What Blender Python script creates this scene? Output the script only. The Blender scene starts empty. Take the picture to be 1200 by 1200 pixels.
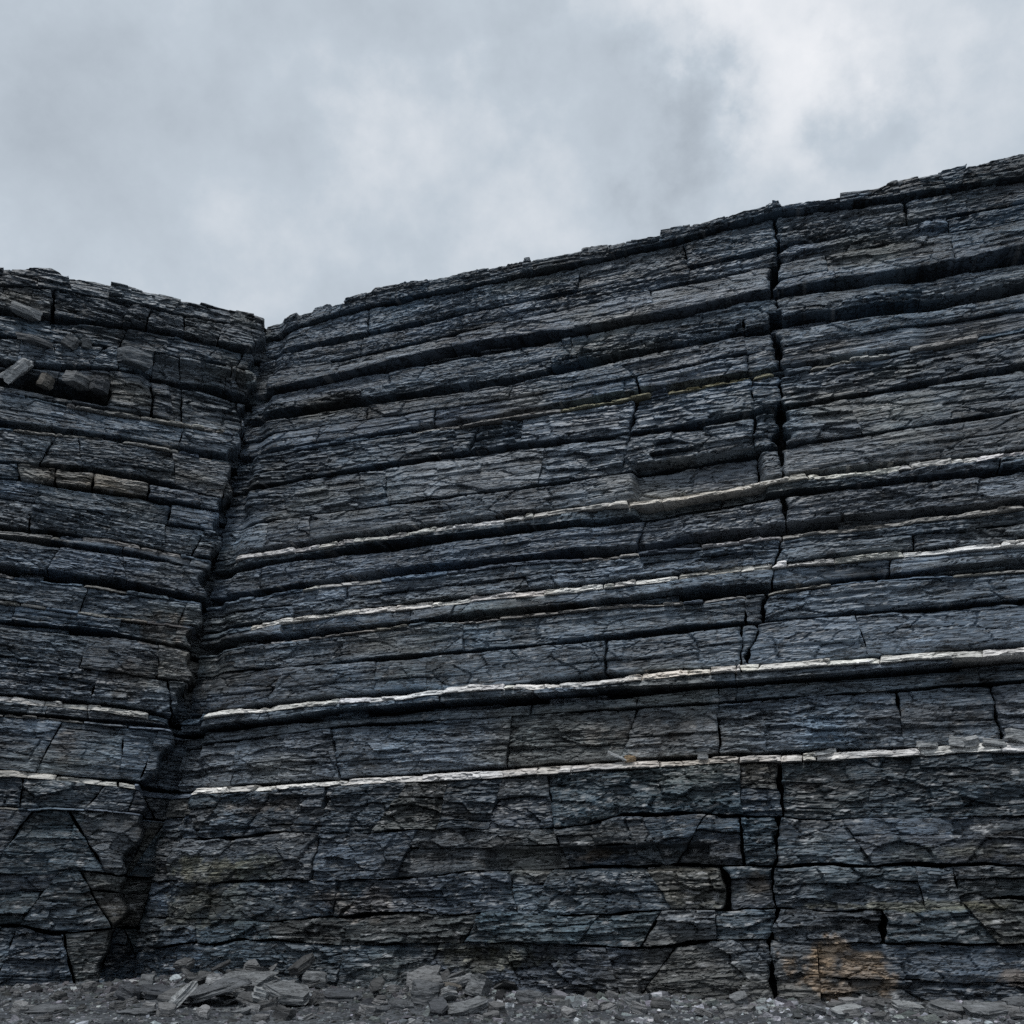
import bpy, bmesh, math, random
import numpy as np
from mathutils import Vector, Euler, noise

# ------------------------------------------------------------------ camera
sc = bpy.context.scene
F = 1000.0                       # focal length in photo pixels (photo is 1200 x 1200)
TH = math.atan(0.473)            # upward pitch
EYE = 1.4
cam_d = bpy.data.cameras.new('camera')
cam = bpy.data.objects.new('camera', cam_d)
sc.collection.objects.link(cam)
cam_d.sensor_width = 36.0
cam_d.lens = 36.0 * F / 1200.0
cam_d.clip_start = 0.05
cam_d.clip_end = 9000.0
cam.location = (0, 0, EYE)
cam.rotation_euler = (math.pi / 2 + TH, 0, 0)
sc.camera = cam

CT, ST = math.cos(TH), math.sin(TH)


def ray(px, py):
    x = (px - 600.0) / F
    y = (600.0 - py) / F
    return np.array([x, CT - y * ST, ST + y * CT])


# ------------------------------------------------------------------ sky, sun, exposure
SUN_EL, SUN_AZ = math.radians(66), math.radians(205)   # azimuth clockwise from +Y (behind the camera, a little left)
world = bpy.data.worlds.new('World')
sc.world = world
world.use_nodes = True
nt = world.node_tree
nt.nodes.clear()
N = nt.nodes.new
LK = nt.links.new


def wmath(op, a, b=None, clamp=False):
    n = N('ShaderNodeMath'); n.operation = op; n.use_clamp = clamp
    for i, v in enumerate((a, b)):
        if v is None:
            continue
        if isinstance(v, (int, float)):
            n.inputs[i].default_value = v
        else:
            LK(v, n.inputs[i])
    return n.outputs[0]


tc = N('ShaderNodeTexCoord')
nrm = N('ShaderNodeVectorMath'); nrm.operation = 'NORMALIZE'
LK(tc.outputs['Generated'], nrm.inputs[0])
D = nrm.outputs[0]
# clouds laid on a gently curved layer overhead
sep = N('ShaderNodeSeparateXYZ'); LK(D, sep.inputs[0])
den = wmath('ADD', wmath('ABSOLUTE', sep.outputs['Z']), 0.55)
dv = N('ShaderNodeVectorMath'); dv.operation = 'DIVIDE'
cmb = N('ShaderNodeCombineXYZ')
for i in range(3):
    LK(den, cmb.inputs[i])
LK(D, dv.inputs[0]); LK(cmb.outputs[0], dv.inputs[1])


def wnoise(scale, det, rough, dist, off, src=None):
    a = N('ShaderNodeVectorMath'); a.operation = 'ADD'
    LK(src or dv.outputs[0], a.inputs[0]); a.inputs[1].default_value = off
    n = N('ShaderNodeTexNoise')
    n.inputs['Scale'].default_value = scale
    n.inputs['Detail'].default_value = det
    n.inputs['Roughness'].default_value = rough
    n.inputs['Distortion'].default_value = dist
    LK(a.outputs[0], n.inputs['Vector'])
    return n


warp = wnoise(6.0, 7, 0.6, 0.0, (3.1, 7.7, 1.3), D)
wv = N('ShaderNodeVectorMath'); wv.operation = 'SUBTRACT'
LK(warp.outputs['Color'], wv.inputs[0]); wv.inputs[1].default_value = (0.5, 0.5, 0.5)
ws = N('ShaderNodeVectorMath'); ws.operation = 'SCALE'; ws.inputs['Scale'].default_value = 0.38
LK(wv.outputs[0], ws.inputs[0])
wd = N('ShaderNodeVectorMath'); wd.operation = 'ADD'
LK(D, wd.inputs[0]); LK(ws.outputs[0], wd.inputs[1])
n1 = wnoise(2.0, 7, 0.52, 0.35, (0.4, 2.6, 5.1))
n2 = wnoise(7.5, 8, 0.58, 0.0, (8.4, 1.6, 2.1), D)
val = wmath('ADD', wmath('MULTIPLY', wmath('SUBTRACT', n1.outputs['Fac'], 0.5), 0.55),
            wmath('MULTIPLY', wmath('SUBTRACT', n2.outputs['Fac'], 0.5), 0.64))
# single clouds: lighter and darker banks at their own directions in the sky
for px, py, rad, amp in ((960, 55, 150, .34), (760, 20, 110, .22), (1110, 95, 50, .15), (505, 165, 95, .13), (640, 250, 120, .14),
                         (775, 115, 75, -.42), (1030, 145, 75, -.28), (1150, 40, 70, -.06), (80, 30, 130, -.16), (390, 90, 120, -.08),
                         (180, 270, 150, -.10), (560, 60, 110, -.14), (960, 190, 60, .10)):
    d = ray(px, py); d /= np.linalg.norm(d)
    dist = N('ShaderNodeVectorMath'); dist.operation = 'DISTANCE'
    LK(wd.outputs[0], dist.inputs[0]); dist.inputs[1].default_value = tuple(d)
    r = rad / 1080.0
    g = wmath('POWER', wmath('DIVIDE', dist.outputs['Value'], r), 2.0)
    e = wmath('POWER', 2.718, wmath('MULTIPLY', g, -1.0))
    val = wmath('ADD', val, wmath('MULTIPLY', e, amp))
ramp = N('ShaderNodeValToRGB')
cr = ramp.color_ramp
cr.elements[0].position = 0.0; cr.elements[0].color = (0.33, 0.375, 0.43, 1)
cr.elements[1].position = 1.0; cr.elements[1].color = (0.98, 0.98, 1.0, 1)
e = cr.elements.new(0.45); e.color = (0.53, 0.595, 0.663, 1)
LK(wmath('ADD', val, 0.47, True), ramp.inputs[0])
sky = N('ShaderNodeTexSky')
sky.sky_type = 'NISHITA'
sky.sun_disc = False
sky.sun_elevation = SUN_EL
sky.sun_rotation = SUN_AZ
cl = N('ShaderNodeVectorMath'); cl.operation = 'SCALE'; cl.inputs['Scale'].default_value = 10.0
LK(ramp.outputs[0], cl.inputs[0])
mixs = N('ShaderNodeMix'); mixs.data_type = 'RGBA'
mixs.inputs['Factor'].default_value = 0.96                 # cloud cover
LK(sky.outputs[0], mixs.inputs['A']); LK(cl.outputs[0], mixs.inputs['B'])
bg = N('ShaderNodeBackground'); bg.inputs['Strength'].default_value = 0.068
LK(mixs.outputs['Result'], bg.inputs['Color'])
wo = N('ShaderNodeOutputWorld'); LK(bg.outputs[0], wo.inputs['Surface'])

sun_d = bpy.data.lights.new('sun', 'SUN')
sun_d.energy = 1.5
sun_d.angle = math.radians(12)
sun_d.color = (1.0, 0.985, 0.96)
sun = bpy.data.objects.new('sun', sun_d)
sc.collection.objects.link(sun)
sdir = Vector((math.sin(SUN_AZ) * math.cos(SUN_EL), math.cos(SUN_AZ) * math.cos(SUN_EL), math.sin(SUN_EL)))
sun.rotation_euler = sdir.to_track_quat('Z', 'Y').to_euler()
sun.location = (0, -5, 40)

sc.view_settings.view_transform = 'Standard'
sc.view_settings.look = 'None'
sc.view_settings.gamma = 1.0
sc.view_settings.exposure = 0.6
sc.view_settings.use_curve_mapping = False
sc.cycles.max_bounces = 4
sc.cycles.diffuse_bounces = 2
sc.cycles.glossy_bounces = 2
sc.cycles.use_adaptive_sampling = True
sc.cycles.adaptive_threshold = 0.015
sc.cycles.use_denoising = False

# ------------------------------------------------------------------ numpy noise
RNG = random.Random(7)


def hsh(ix, iy, seed):
    h = (ix.astype(np.int64) * 374761393 + iy.astype(np.int64) * 668265263 + int(seed) * 1442695041) & 0xFFFFFFFF
    h = ((h ^ (h >> 13)) * 1274126177) & 0xFFFFFFFF
    h = ((h ^ (h >> 16)) * 2246822519) & 0xFFFFFFFF
    h = h ^ (h >> 15)
    return (h & 0xFFFFFF).astype(np.float64) / 16777216.0


def vnoise(x, y, seed):
    ix, iy = np.floor(x), np.floor(y)
    fx, fy = x - ix, y - iy
    fx = fx * fx * fx * (fx * (fx * 6 - 15) + 10); fy = fy * fy * fy * (fy * (fy * 6 - 15) + 10)
    a, b = hsh(ix, iy, seed), hsh(ix + 1, iy, seed)
    c, d = hsh(ix, iy + 1, seed), hsh(ix + 1, iy + 1, seed)
    return (a + (b - a) * fx) * (1 - fy) + (c + (d - c) * fx) * fy - 0.5


def fbm(x, y, octv, seed, gain=0.5):
    r = 0; a = 1.0
    for o in range(octv):
        r = r + a * vnoise(x * 2 ** o, y * 2 ** o, seed + 17 * o)
        a *= gain
    return r


def facets(x, y, sx, sy, seed, tilt=1.0, updown=0.0):
    """tilted broken plates on stretched cells: (offset about -1..1, distance to the nearest plate edge)"""
    X, Y = x / sx, y / sy
    ix, iy = np.floor(X), np.floor(Y)
    f1 = np.full(X.shape, 9.0); f2 = np.full(X.shape, 9.0)
    rid = np.zeros(X.shape); ox = np.zeros(X.shape); oy = np.zeros(X.shape); ga = np.zeros(X.shape); gb = np.zeros(X.shape)
    for dx in (-1, 0, 1):
        for dy in (-1, 0, 1):
            cx, cy = ix + dx, iy + dy
            px = cx + 0.1 + 0.8 * hsh(cx, cy, seed); py = cy + 0.1 + 0.8 * hsh(cx, cy, seed + 1)
            d = np.hypot(X - px, Y - py)
            near = d < f1
            f2 = np.where(near, f1, np.minimum(f2, d))
            f1 = np.where(near, d, f1)
            rid = np.where(near, hsh(cx, cy, seed + 2), rid)
            ga = np.where(near, hsh(cx, cy, seed + 3) - .5, ga)
            gb = np.where(near, hsh(cx, cy, seed + 4) - .5, gb)
            ox = np.where(near, X - px, ox); oy = np.where(near, Y - py, oy)
    return (rid * 2 - 1) * 0.6 + tilt * (ga * ox + (gb + updown) * oy), f2 - f1


# ------------------------------------------------------------------ materials
def new_mat(name):
    m = bpy.data.materials.new(name)
    m.use_nodes = True
    t = m.node_tree
    t.nodes.clear()
    return m, t


def rock_mat(name, rough=0.47, contrast=1.0, bump=0.7, spec=0.5):
    m, t = new_mat(name)
    n, l = t.nodes.new, t.links.new
    out = n('ShaderNodeOutputMaterial'); b = n('ShaderNodeBsdfPrincipled')
    l(b.outputs[0], out.inputs[0])
    geo = n('ShaderNodeNewGeometry')

    def noise(sc3, scale, det, rg):
        mp = n('ShaderNodeMapping'); mp.inputs['Scale'].default_value = sc3
        l(geo.outputs['Position'], mp.inputs[0])
        k = n('ShaderNodeTexNoise'); k.inputs['Scale'].default_value = scale
        k.inputs['Detail'].default_value = det; k.inputs['Roughness'].default_value = rg
        l(mp.outputs[0], k.inputs['Vector'])
        return k

    def ramp(src, pts):
        r = n('ShaderNodeValToRGB')
        while len(r.color_ramp.elements) < len(pts):
            r.color_ramp.elements.new(0.5)
        for e, (p, c) in zip(r.color_ramp.elements, pts):
            e.position = p; e.color = (c[0], c[1], c[2], 1) if not isinstance(c, float) else (c, c, c, 1)
        l(src, r.inputs[0])
        return r.outputs[0]

    def mul(a, bb, f=1.0, mode='MULTIPLY'):
        x = n('ShaderNodeMix'); x.data_type = 'RGBA'; x.blend_type = mode
        if isinstance(f, float): x.inputs['Factor'].default_value = f
        else: l(f, x.inputs['Factor'])
        for s, v in (('A', a), ('B', bb)):
            if isinstance(v, tuple): x.inputs[s].default_value = (*v, 1)
            else: l(v, x.inputs[s])
        return x.outputs['Result']

    at = n('ShaderNodeAttribute'); at.attribute_name = 'tint'; col = at.outputs['Color']
    c = contrast
    streak = noise((1.1, 1.1, 12.0), 1.5, 5, 0.7)
    col = mul(col, ramp(streak.outputs['Fac'], [(0.30, 1 - .55 * c), (0.5, 1.0), (0.72, 1 + .9 * c)]), at.outputs['Alpha'])
    fine = noise((8, 8, 34), 1.5, 3, 0.75)
    col = mul(col, ramp(fine.outputs['Fac'], [(0.3, 1 - .5 * c), (0.5, 1.0), (0.75, 1 + 1.0 * c)]), at.outputs['Alpha'])
    # hairline splits along the cleavage
    ck = noise((0.9, 0.9, 7.0), 1.6, 6, 0.62)
    sb = n('ShaderNodeMath'); sb.operation = 'SUBTRACT'; l(ck.outputs['Fac'], sb.inputs[0]); sb.inputs[1].default_value = 0.5
    ab = n('ShaderNodeMath'); ab.operation = 'ABSOLUTE'; l(sb.outputs[0], ab.inputs[0])
    crack = ramp(ab.outputs[0], [(0.0, 0.0), (0.018, 1.0)])
    col = mul(col, ramp(ab.outputs[0], [(0.0, 1 - .6 * min(1.0, c)), (0.016, 1.0)]))
    l(col, b.inputs['Base Color'])
    b.inputs['Roughness'].default_value = rough
    b.inputs['Specular IOR Level'].default_value = spec
    b1 = n('ShaderNodeBump'); b1.inputs['Strength'].default_value = bump; b1.inputs['Distance'].default_value = 0.05
    hb = noise((2.0, 2.0, 15), 2.6, 5, 0.75); l(hb.outputs['Fac'], b1.inputs['Height'])
    ba = n('ShaderNodeMath'); ba.operation = 'MULTIPLY'; l(at.outputs['Alpha'], ba.inputs[0]); ba.inputs[1].default_value = bump
    l(ba.outputs[0], b1.inputs['Strength'])
    b2 = n('ShaderNodeBump'); b2.inputs['Strength'].default_value = min(1.0, bump * 1.4); b2.inputs['Distance'].default_value = 0.05
    l(crack, b2.inputs['Height']); l(b1.outputs[0], b2.inputs['Normal'])
    l(b2.outputs[0], b.inputs['Normal'])
    return m


M_SLATE = rock_mat('slate')
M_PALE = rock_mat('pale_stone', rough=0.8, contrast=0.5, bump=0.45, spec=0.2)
M_CORE = rock_mat('rock_core', rough=0.85, spec=0.1)
M_LOOSE = rock_mat('loose_slate', rough=0.7, contrast=0.6, bump=0.45)
M_RUBBLE = rock_mat('rubble', contrast=0.6, bump=.3, rough=0.8, spec=0.2)


def ground_mat():
    m, t = new_mat('gravel_ground')
    n, l = t.nodes.new, t.links.new
    out = n('ShaderNodeOutputMaterial'); b = n('ShaderNodeBsdfPrincipled'); l(b.outputs[0], out.inputs[0])
    geo = n('ShaderNodeNewGeometry')
    v = n('ShaderNodeTexVoronoi'); v.inputs['Scale'].default_value = 16.0
    l(geo.outputs['Position'], v.inputs['Vector'])
    k = n('ShaderNodeTexNoise'); k.inputs['Scale'].default_value = 0.7; k.inputs['Detail'].default_value = 8
    k.inputs['Roughness'].default_value = 0.65
    l(geo.outputs['Position'], k.inputs['Vector'])
    r = n('ShaderNodeValToRGB')
    r.color_ramp.elements[0].position = 0.36; r.color_ramp.elements[0].color = (0.026, 0.030, 0.036, 1)
    r.color_ramp.elements[1].position = 0.66; r.color_ramp.elements[1].color = (0.085, 0.093, 0.102, 1)
    l(k.outputs['Fac'], r.inputs[0])
    hs = n('ShaderNodeSeparateColor'); l(v.outputs['Color'], hs.inputs[0])
    mr = n('ShaderNodeMapRange'); mr.inputs['To Min'].default_value = 0.5; mr.inputs['To Max'].default_value = 1.5
    l(hs.outputs[0], mr.inputs['Value'])
    x = n('ShaderNodeMix'); x.data_type = 'RGBA'; x.blend_type = 'MULTIPLY'; x.inputs['Factor'].default_value = 1.0
    l(r.outputs[0], x.inputs['A']); l(mr.outputs[0], x.inputs['B'])
    l(x.outputs['Result'], b.inputs['Base Color'])
    b.inputs['Roughness'].default_value = 0.85
    b.inputs['Specular IOR Level'].default_value = 0.25
    bp = n('ShaderNodeBump'); bp.inputs['Strength'].default_value = 0.6; bp.inputs['Distance'].default_value = 0.04
    l(v.outputs['Distance'], bp.inputs['Height']); bp.invert = True
    l(bp.outputs[0], b.inputs['Normal'])
    return m


M_GROUND = ground_mat()


def link(o):
    sc.collection.objects.link(o)
    return o


def mesh_obj(name, verts, faces, mat, parent=None, origin=None, color=None):
    """verts (n,3) world, faces (m,4) or list; vertices are stored relative to the origin"""
    verts = np.asarray(verts, dtype=np.float64)
    org = np.array(origin if origin is not None else (0, 0, 0), dtype=np.float64)
    me = bpy.data.meshes.new(name)
    if isinstance(faces, np.ndarray):
        k = faces.shape[1]
        me.vertices.add(len(verts)); me.vertices.foreach_set('co', (verts - org).astype(np.float32).ravel())
        me.loops.add(faces.size); me.loops.foreach_set('vertex_index', faces.astype(np.int32).ravel())
        me.polygons.add(len(faces))
        me.polygons.foreach_set('loop_start', np.arange(0, faces.size, k, dtype=np.int32))
        me.update(calc_edges=True)
        me.shade_flat()
    else:
        me.from_pydata([tuple(v) for v in (verts - org)], [], faces)
        me.update()
    me.materials.append(mat)
    o = link(bpy.data.objects.new(name, me))
    o.location = org
    if parent is not None:
        o.parent = parent
        o.location = org - np.array(parent.location)
    if color is not None:
        set_tint(me, color)
    return o


def set_tint(me, color):
    n = len(me.vertices)
    c = np.ones((n, 4), dtype=np.float32)
    color = np.asarray(color, dtype=np.float32)
    if color.shape[-1] == 4:
        c[:, :] = color
    else:
        c[:, :3] = color
    a = me.color_attributes.new('tint', 'FLOAT_COLOR', 'POINT')
    a.data.foreach_set('color', c.ravel())


# ------------------------------------------------------------------ the two walls of the cliff
CORNER = np.array([-0.385 * 24.0, 24.0])
AR, AL = math.radians(17.3), math.radians(24.0)


class Wall:
    def __init__(w, d, n, batter):
        w.d = np.array(d); w.n = np.array(n); w.b = batter     # n points out to the camera's side
        w.gs, w.gz, w.back = 0.040, 0.024, 0.95

    def hit(w, px, py):
        """pixel -> (distance along the wall, height) on the wall's mean plane"""
        r = ray(px, py)
        A = np.array([[r[0], -w.d[0], w.b * w.n[0]], [r[1], -w.d[1], w.b * w.n[1]], [r[2], 0, -1.0]])
        t, s, z = np.linalg.solve(A, np.array([CORNER[0], CORNER[1], -EYE]))
        return s, z

    def pos(w, s, z, d):
        k = d - w.b * z
        return np.stack([CORNER[0] + s * w.d[0] + k * w.n[0], CORNER[1] + s * w.d[1] + k * w.n[1], z], -1)

    def curve(w, pts):
        a = sorted(w.hit(px, py) for px, py in pts)
        S = np.array([p[0] for p in a]); Z = np.array([p[1] for p in a])
        return lambda s: np.interp(s, S, Z)

    def joint(w, pts):
        a = sorted((w.hit(px, py)[::-1] for px, py in pts))
        Z = np.array([p[0] for p in a]); S = np.array([p[1] for p in a])
        return (Z[0], Z[-1], lambda z: np.interp(z, Z, S))


WR = Wall((math.cos(AR), -math.sin(AR)), (-math.sin(AR), -math.cos(AR)), 0.032)
WL = Wall((-math.cos(AL), -math.sin(AL)), (math.sin(AL), -math.cos(AL)), 0.0)
CROSS = math.sin(AR + AL)


def right_corner_s(z):      # where the left wall's plane meets the battered right wall
    return WR.b * z / math.tan(AR + AL)


def left_corner_s(z):
    return -WR.b * z / CROSS


def corner_drop_right(s, z):
    t = s - right_corner_s(z)
    r = 0.75 + 0.25 * np.sin(z * 1.7) + 0.2 * np.sin(z * 4.1 + 1)
    return -(0.30 + 0.25 / (1 + np.exp((z - 7) * 1.2))) * np.exp(-np.clip(t, 0, None) ** 2 / (2 * (0.30 * r) ** 2))


def corner_drop_left(s, z):
    t = s - left_corner_s(z)
    low = 1 / (1 + np.exp((z - 5.4) * 2.5))
    wid = 0.40 + 0.36 * low + 0.12 * np.sin(z * 3.1) + .10 * np.sin(z * 7.3)
    return -(1.0 + 0.3 * low - .35 / (1 + np.exp((16 - z) * 2))) / (1 + np.exp((t - wid) / 0.02))


WR.drop, WL.drop = corner_drop_right, corner_drop_left

PALETTE = [(1.46 * c[0], 1.56 * c[1], 1.70 * c[2]) for c in (
    (0.066, 0.080, 0.093), (0.060, 0.075, 0.091), (0.073, 0.082, 0.090), (0.064, 0.073, 0.085), (0.058, 0.074, 0.088),
    (0.079, 0.085, 0.089), (0.064, 0.077, 0.086))]
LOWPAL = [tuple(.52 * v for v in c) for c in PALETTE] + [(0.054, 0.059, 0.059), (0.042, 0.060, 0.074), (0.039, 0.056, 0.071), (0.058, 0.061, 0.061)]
NBLOCK = {}


def block(w, parent, name, s0f, s1f, zbf, ztf, out, seed, mat, color, rough=1.0, chamfer=(0.07, 0.055), gs=None, gz=None, recess=None,
          edge=0.02, back=None, side=(0.05, 0.05), grooves=None, style=(1., 1., 1., 1., 0., .8), low=False, calm=False):
    gs = gs or w.gs; gz = gz or w.gz
    zm = 0.5 * (float(zbf(0.5 * (s0f(8.) + s1f(8.)))) + float(ztf(0.5 * (s0f(8.) + s1f(8.)))))
    a, b = float(s0f(zm)), float(s1f(zm))
    sm = 0.5 * (a + b)
    h = float(ztf(sm) - zbf(sm))
    if b - a < 0.06 or h < 0.03:
        return None
    nu = max(3, int((b - a) / gs)); nv = max(3, int(h / gz))
    u = np.linspace(0, 1, nu + 1)[None, :].repeat(nv + 1, 0)
    v = np.linspace(0, 1, nv + 1)[:, None].repeat(nu + 1, 1)
    s = a + (b - a) * u
    zb, zt = zbf(s), ztf(s)
    rr = np.random.RandomState(seed)
    so = rr.rand() * 500
    # ragged upper and lower edges
    rag = min(0.04, 0.09 * h) * min(rough, 1.) * (.6 if calm else 1)
    zt = zt + rag * (fbm((s + so) * 1.3, s * 0, 4, seed + 5, 0.6) - 0.2) + 0.35 * rag * (vnoise((s + so) * 0.9 // 0.37, s * 0, seed + 6))
    zb = zb + rag * fbm((s + so) * 1.5, s * 0, 4, seed + 7, 0.6)
    zt = np.maximum(zt, zb + 0.02)
    z = zb + (zt - zb) * v
    s = s0f(z) + (s1f(z) - s0f(z)) * u
    wob = 0.0 if calm else 0.05 * rough
    s = s + wob * fbm(z * 3 + so, z * 0 + 3, 3, seed + 9) * (np.exp(-u * (b - a) / 0.2) + np.exp(-(1 - u) * (b - a) / 0.2))
    # broken face
    wx = s + 0.16 * fbm(s * 1.1 + so, z * 2.3, 3, seed + 11); wz = z + 0.04 * fbm(s * 1.4 + so, z * 3.1, 3, seed + 12)
    k1, k2, k3, kl, dip = style[:5]
    f1, e1 = facets(wx + so, wz + 0.10 * wx * rr.uniform(-1, 1), rr.uniform(1.0, 1.9) * (.6 if low else 1), rr.uniform(.34, .6) * (.8 if low else 1), seed + 20, 1.4, -.1)
    f2, e2 = facets(wx + so, wz + dip * wx, 0.56 * k1, 0.125 * k1, seed + 30, 2.1, -0.32)
    f3, e3 = facets(wx + so, wz + dip * wx, 0.20, 0.054, seed + 40, 1.9, -0.28)
    lam = fbm(s * 0.7 + so, z * 14.0, 3, seed + 50, 0.6)
    area = vnoise(s * 0.45 + so, z * 0.9, seed + 60) + 0.5              # smoother and rougher areas
    rg = rough * np.clip(0.45 + 1.2 * area, 0.4, 1.5)
    d = out + rr.uniform(-.02, .02) + rr.uniform(-.03, .03) * (u - .5) * 2 + rr.uniform(-.04, .02) * (v - .5)
    for gv, gd, gw, gst, gsd in (grooves or ()):
        zc = zbf(s) + gv * (ztf(s) - zbf(s)) + 0.035 * fbm(s * .4, s * 0 + gv * 9, 3, gsd)
        on = np.clip(0.55 + 2.6 * vnoise(s * .33, s * 0 + 5, gsd + 1), 0, 1)
        d = d - gd * on * np.exp(-((z - zc) / gw) ** 2) + gst * on / (1 + np.exp(-(z - zc) / 0.008))
    d = d + (0.12 if low else 0.055) * rough * f1 + 0.062 * k2 * rg * f2 + 0.032 * k3 * rg * f3 + 0.040 * kl * rg * lam + (.08 if low else 0.035) * rough * fbm(s * .8 + so, z * 1.4, 3, seed + 70)
    d = d - 0.07 * rough * np.clip(1 - e1 / 0.05, 0, 1) * (vnoise(s * .9 + so, z * 1.3, seed + 80) > 0.02)
    d = d - 0.04 * rg * np.clip(1 - e2 / 0.06, 0, 1) * (vnoise(s * 1.6 + so, z * 3, seed + 81) > 0.1)
    # worn edges, sloping shoulder on the upper edge
    ct, cd = chamfer
    tt = zt - z
    d = d - cd * np.clip(1 - tt / ct, 0, 1) * (0.75 + 0.5 * vnoise(s * 3 + so, s * 0, seed + 82))
    d = d - edge * np.exp(-(z - zb) / 0.03) - side[0] * np.exp(-u * (b - a) / 0.03) - side[1] * np.exp(-(1 - u) * (b - a) / 0.03)
    # chips lost along the edges
    ch = np.clip(vnoise(s * 1.7 + so, z * 2.0, seed + 83) - 0.18, 0, 1) * np.exp(-np.minimum(tt, z - zb) / 0.10)
    d = d - (0.0 if calm else 0.32 if low else .16) * ch * rough
    if recess is not None:
        d = d + recess(s, z)
    dd = w.drop(s, z)
    d = d + dd
    V = w.pos(s, z, d)
    nb = (nv + 1) * (nu + 1)
    idx = np.arange(nb).reshape(nv + 1, nu + 1)
    flip = w is WL
    q = np.stack([idx[:-1, :-1], idx[:-1, 1:], idx[1:, 1:], idx[1:, :-1]], -1).reshape(-1, 4)
    ring = np.concatenate([idx[0, :], idx[1:, -1], idx[-1, -2::-1], idx[-2:0:-1, 0]])
    sb = s.ravel()[ring]; zr = z.ravel()[ring]
    bk = (back or w.back)
    B1 = w.pos(sb, zr + 0.015 * fbm(sb * 4, zr * 4, 2, seed + 90), np.minimum(d.ravel()[ring] - 0.08, out + dd.ravel()[ring] - .18))
    B2 = w.pos(sb, zr, out - bk + np.minimum(dd.ravel()[ring], 0))
    nr = len(ring)
    r0, r1, r2 = ring, nb + np.arange(nr), nb + nr + np.arange(nr)
    q2 = np.stack([np.roll(r0, -1), r0, r1, np.roll(r1, -1)], -1)
    q3 = np.stack([np.roll(r1, -1), r1, r2, np.roll(r2, -1)], -1)
    Q = np.concatenate([q, q2, q3])
    if flip:
        Q = Q[:, ::-1]
    verts = np.concatenate([V.reshape(-1, 3), B1, B2])
    NBLOCK[name] = NBLOCK.get(name, 0) + 1
    # weathering colours and painted-in highlights: mottling, rusty and bluish patches, pale flecks
    k = 0.4 if mat is M_PALE else 1.0
    tint = np.ones(s.shape + (3,)) * np.array(color)
    tint = tint * (1 + k * 0.75 * fbm(s * .6, z * 1.5, 4, 301, .6) + k * (.34 if low else .2) * f1 + k * .36 * f2 + k * .24 * f3)[..., None]  # mottling, plus raised plates tinted lighter: highlights put into the colour
    pb = k * np.clip(fbm(s * .30, z * .8, 4, 311) - .16, 0, .4)[..., None] * 1.8
    tint = tint * (1 - pb) + tint * np.array((1.22, 1.0, .74)) * pb
    pl = k * np.clip(fbm(s * .35 + 40, z * .6, 4, 321) - .1, 0, .4)[..., None] * 1.6
    tint = tint * (1 - pl) + tint * np.array((.83, 1.0, 1.09)) * pl
    fl = np.clip((fbm(s * 5, z * 17, 3, 331) - (.33 if low else .42)) * 6, 0, 1)[..., None] * .7 * k
    tint = tint * (1 - fl) + np.array((.34, .345, .35)) * fl
    lum = (tint.mean(-1) / max(1e-4, float(np.mean(color))))[..., None]
    for sa, za, rs, rz_, sc_, amt in w.stains:
        if abs(sm - sa) > rs * 2.5 + (b - a) / 2 or abs(zm - za) > rz_ * 2.5 + h / 2 + .3:
            continue
        q_ = np.hypot((s - sa) / rs, (z - za) / rz_) + 0.95 * fbm(s * 1.9, z * 2.2, 5, 341, .65)
        m_ = amt * (1.0 if sc_[0] > .145 else .65) * (np.clip((1.12 - q_) * 3, 0, 1) * np.clip(.92 + 1.2 * fbm(s * 3.1, z * 4.3, 4, 347, .6), .15, 1))[..., None]
        tint = tint * (1 - m_) + sc_ * np.clip(lum, .5, 1.8) * m_
    tint = np.clip(tint, .008, .9).reshape(-1, 3)
    grain = np.clip(style[5] + .9 * fbm(s * .5, z * 1.1, 3, 351), .12, 1.15).reshape(-1, 1)
    tint = np.concatenate([tint, grain], 1)
    color = np.concatenate([tint, tint[ring], tint[ring]])
    org = w.pos(np.array(sm), np.array(float(zbf(sm))), np.array(out))
    return mesh_obj(name, verts, np.ascontiguousarray(Q), mat, parent, org, color)


PX = 0.0235       # metres per photo pixel on the cliff, for thin gaps


def core(name, w, s0, s1, top, label):
    """the solid rock behind the blocks, with its own plateau"""
    S = np.linspace(s0, s1, 40); Z = np.linspace(-1.5, 1.0, 34)
    s = S[None, :].repeat(34, 0)
    zt = top(S)[None, :] - 0.04
    z = -1.5 + (zt + 1.5) * np.linspace(0, 1, 34)[:, None]
    d = -0.95 + 0.12 * fbm(s * .9, z * 1.6, 3, 5) + w.drop(s, z)
    V = [w.pos(s, z, d)]
    bz = z[-1] + 0.05 * fbm(S, S * 0, 3, 8)
    for k, dep in enumerate((-2.5, -6.0, -14.0)):
        V.append(w.pos(S, bz + 0.15 * k, np.full(40, dep))[None])
    V.append(w.pos(S, np.full(40, -1.5), np.full(40, -14.0))[None])
    V = np.concatenate(V)
    nr, nc = V.shape[:2]
    idx = np.arange(nr * nc).reshape(nr, nc)
    q = np.stack([idx[:-1, :-1], idx[:-1, 1:], idx[1:, 1:], idx[1:, :-1]], -1).reshape(-1, 4)
    if w is WL:
        q = q[:, ::-1]
    o = mesh_obj(name, V.reshape(-1, 3), np.ascontiguousarray(q), M_CORE, None, w.pos(np.array(6.0), np.array(0.0), np.array(-1.0)), (.03, .032, .036))
    o['kind'] = 'structure'; o['label'] = label; o['category'] = 'cliff'
    return o


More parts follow.
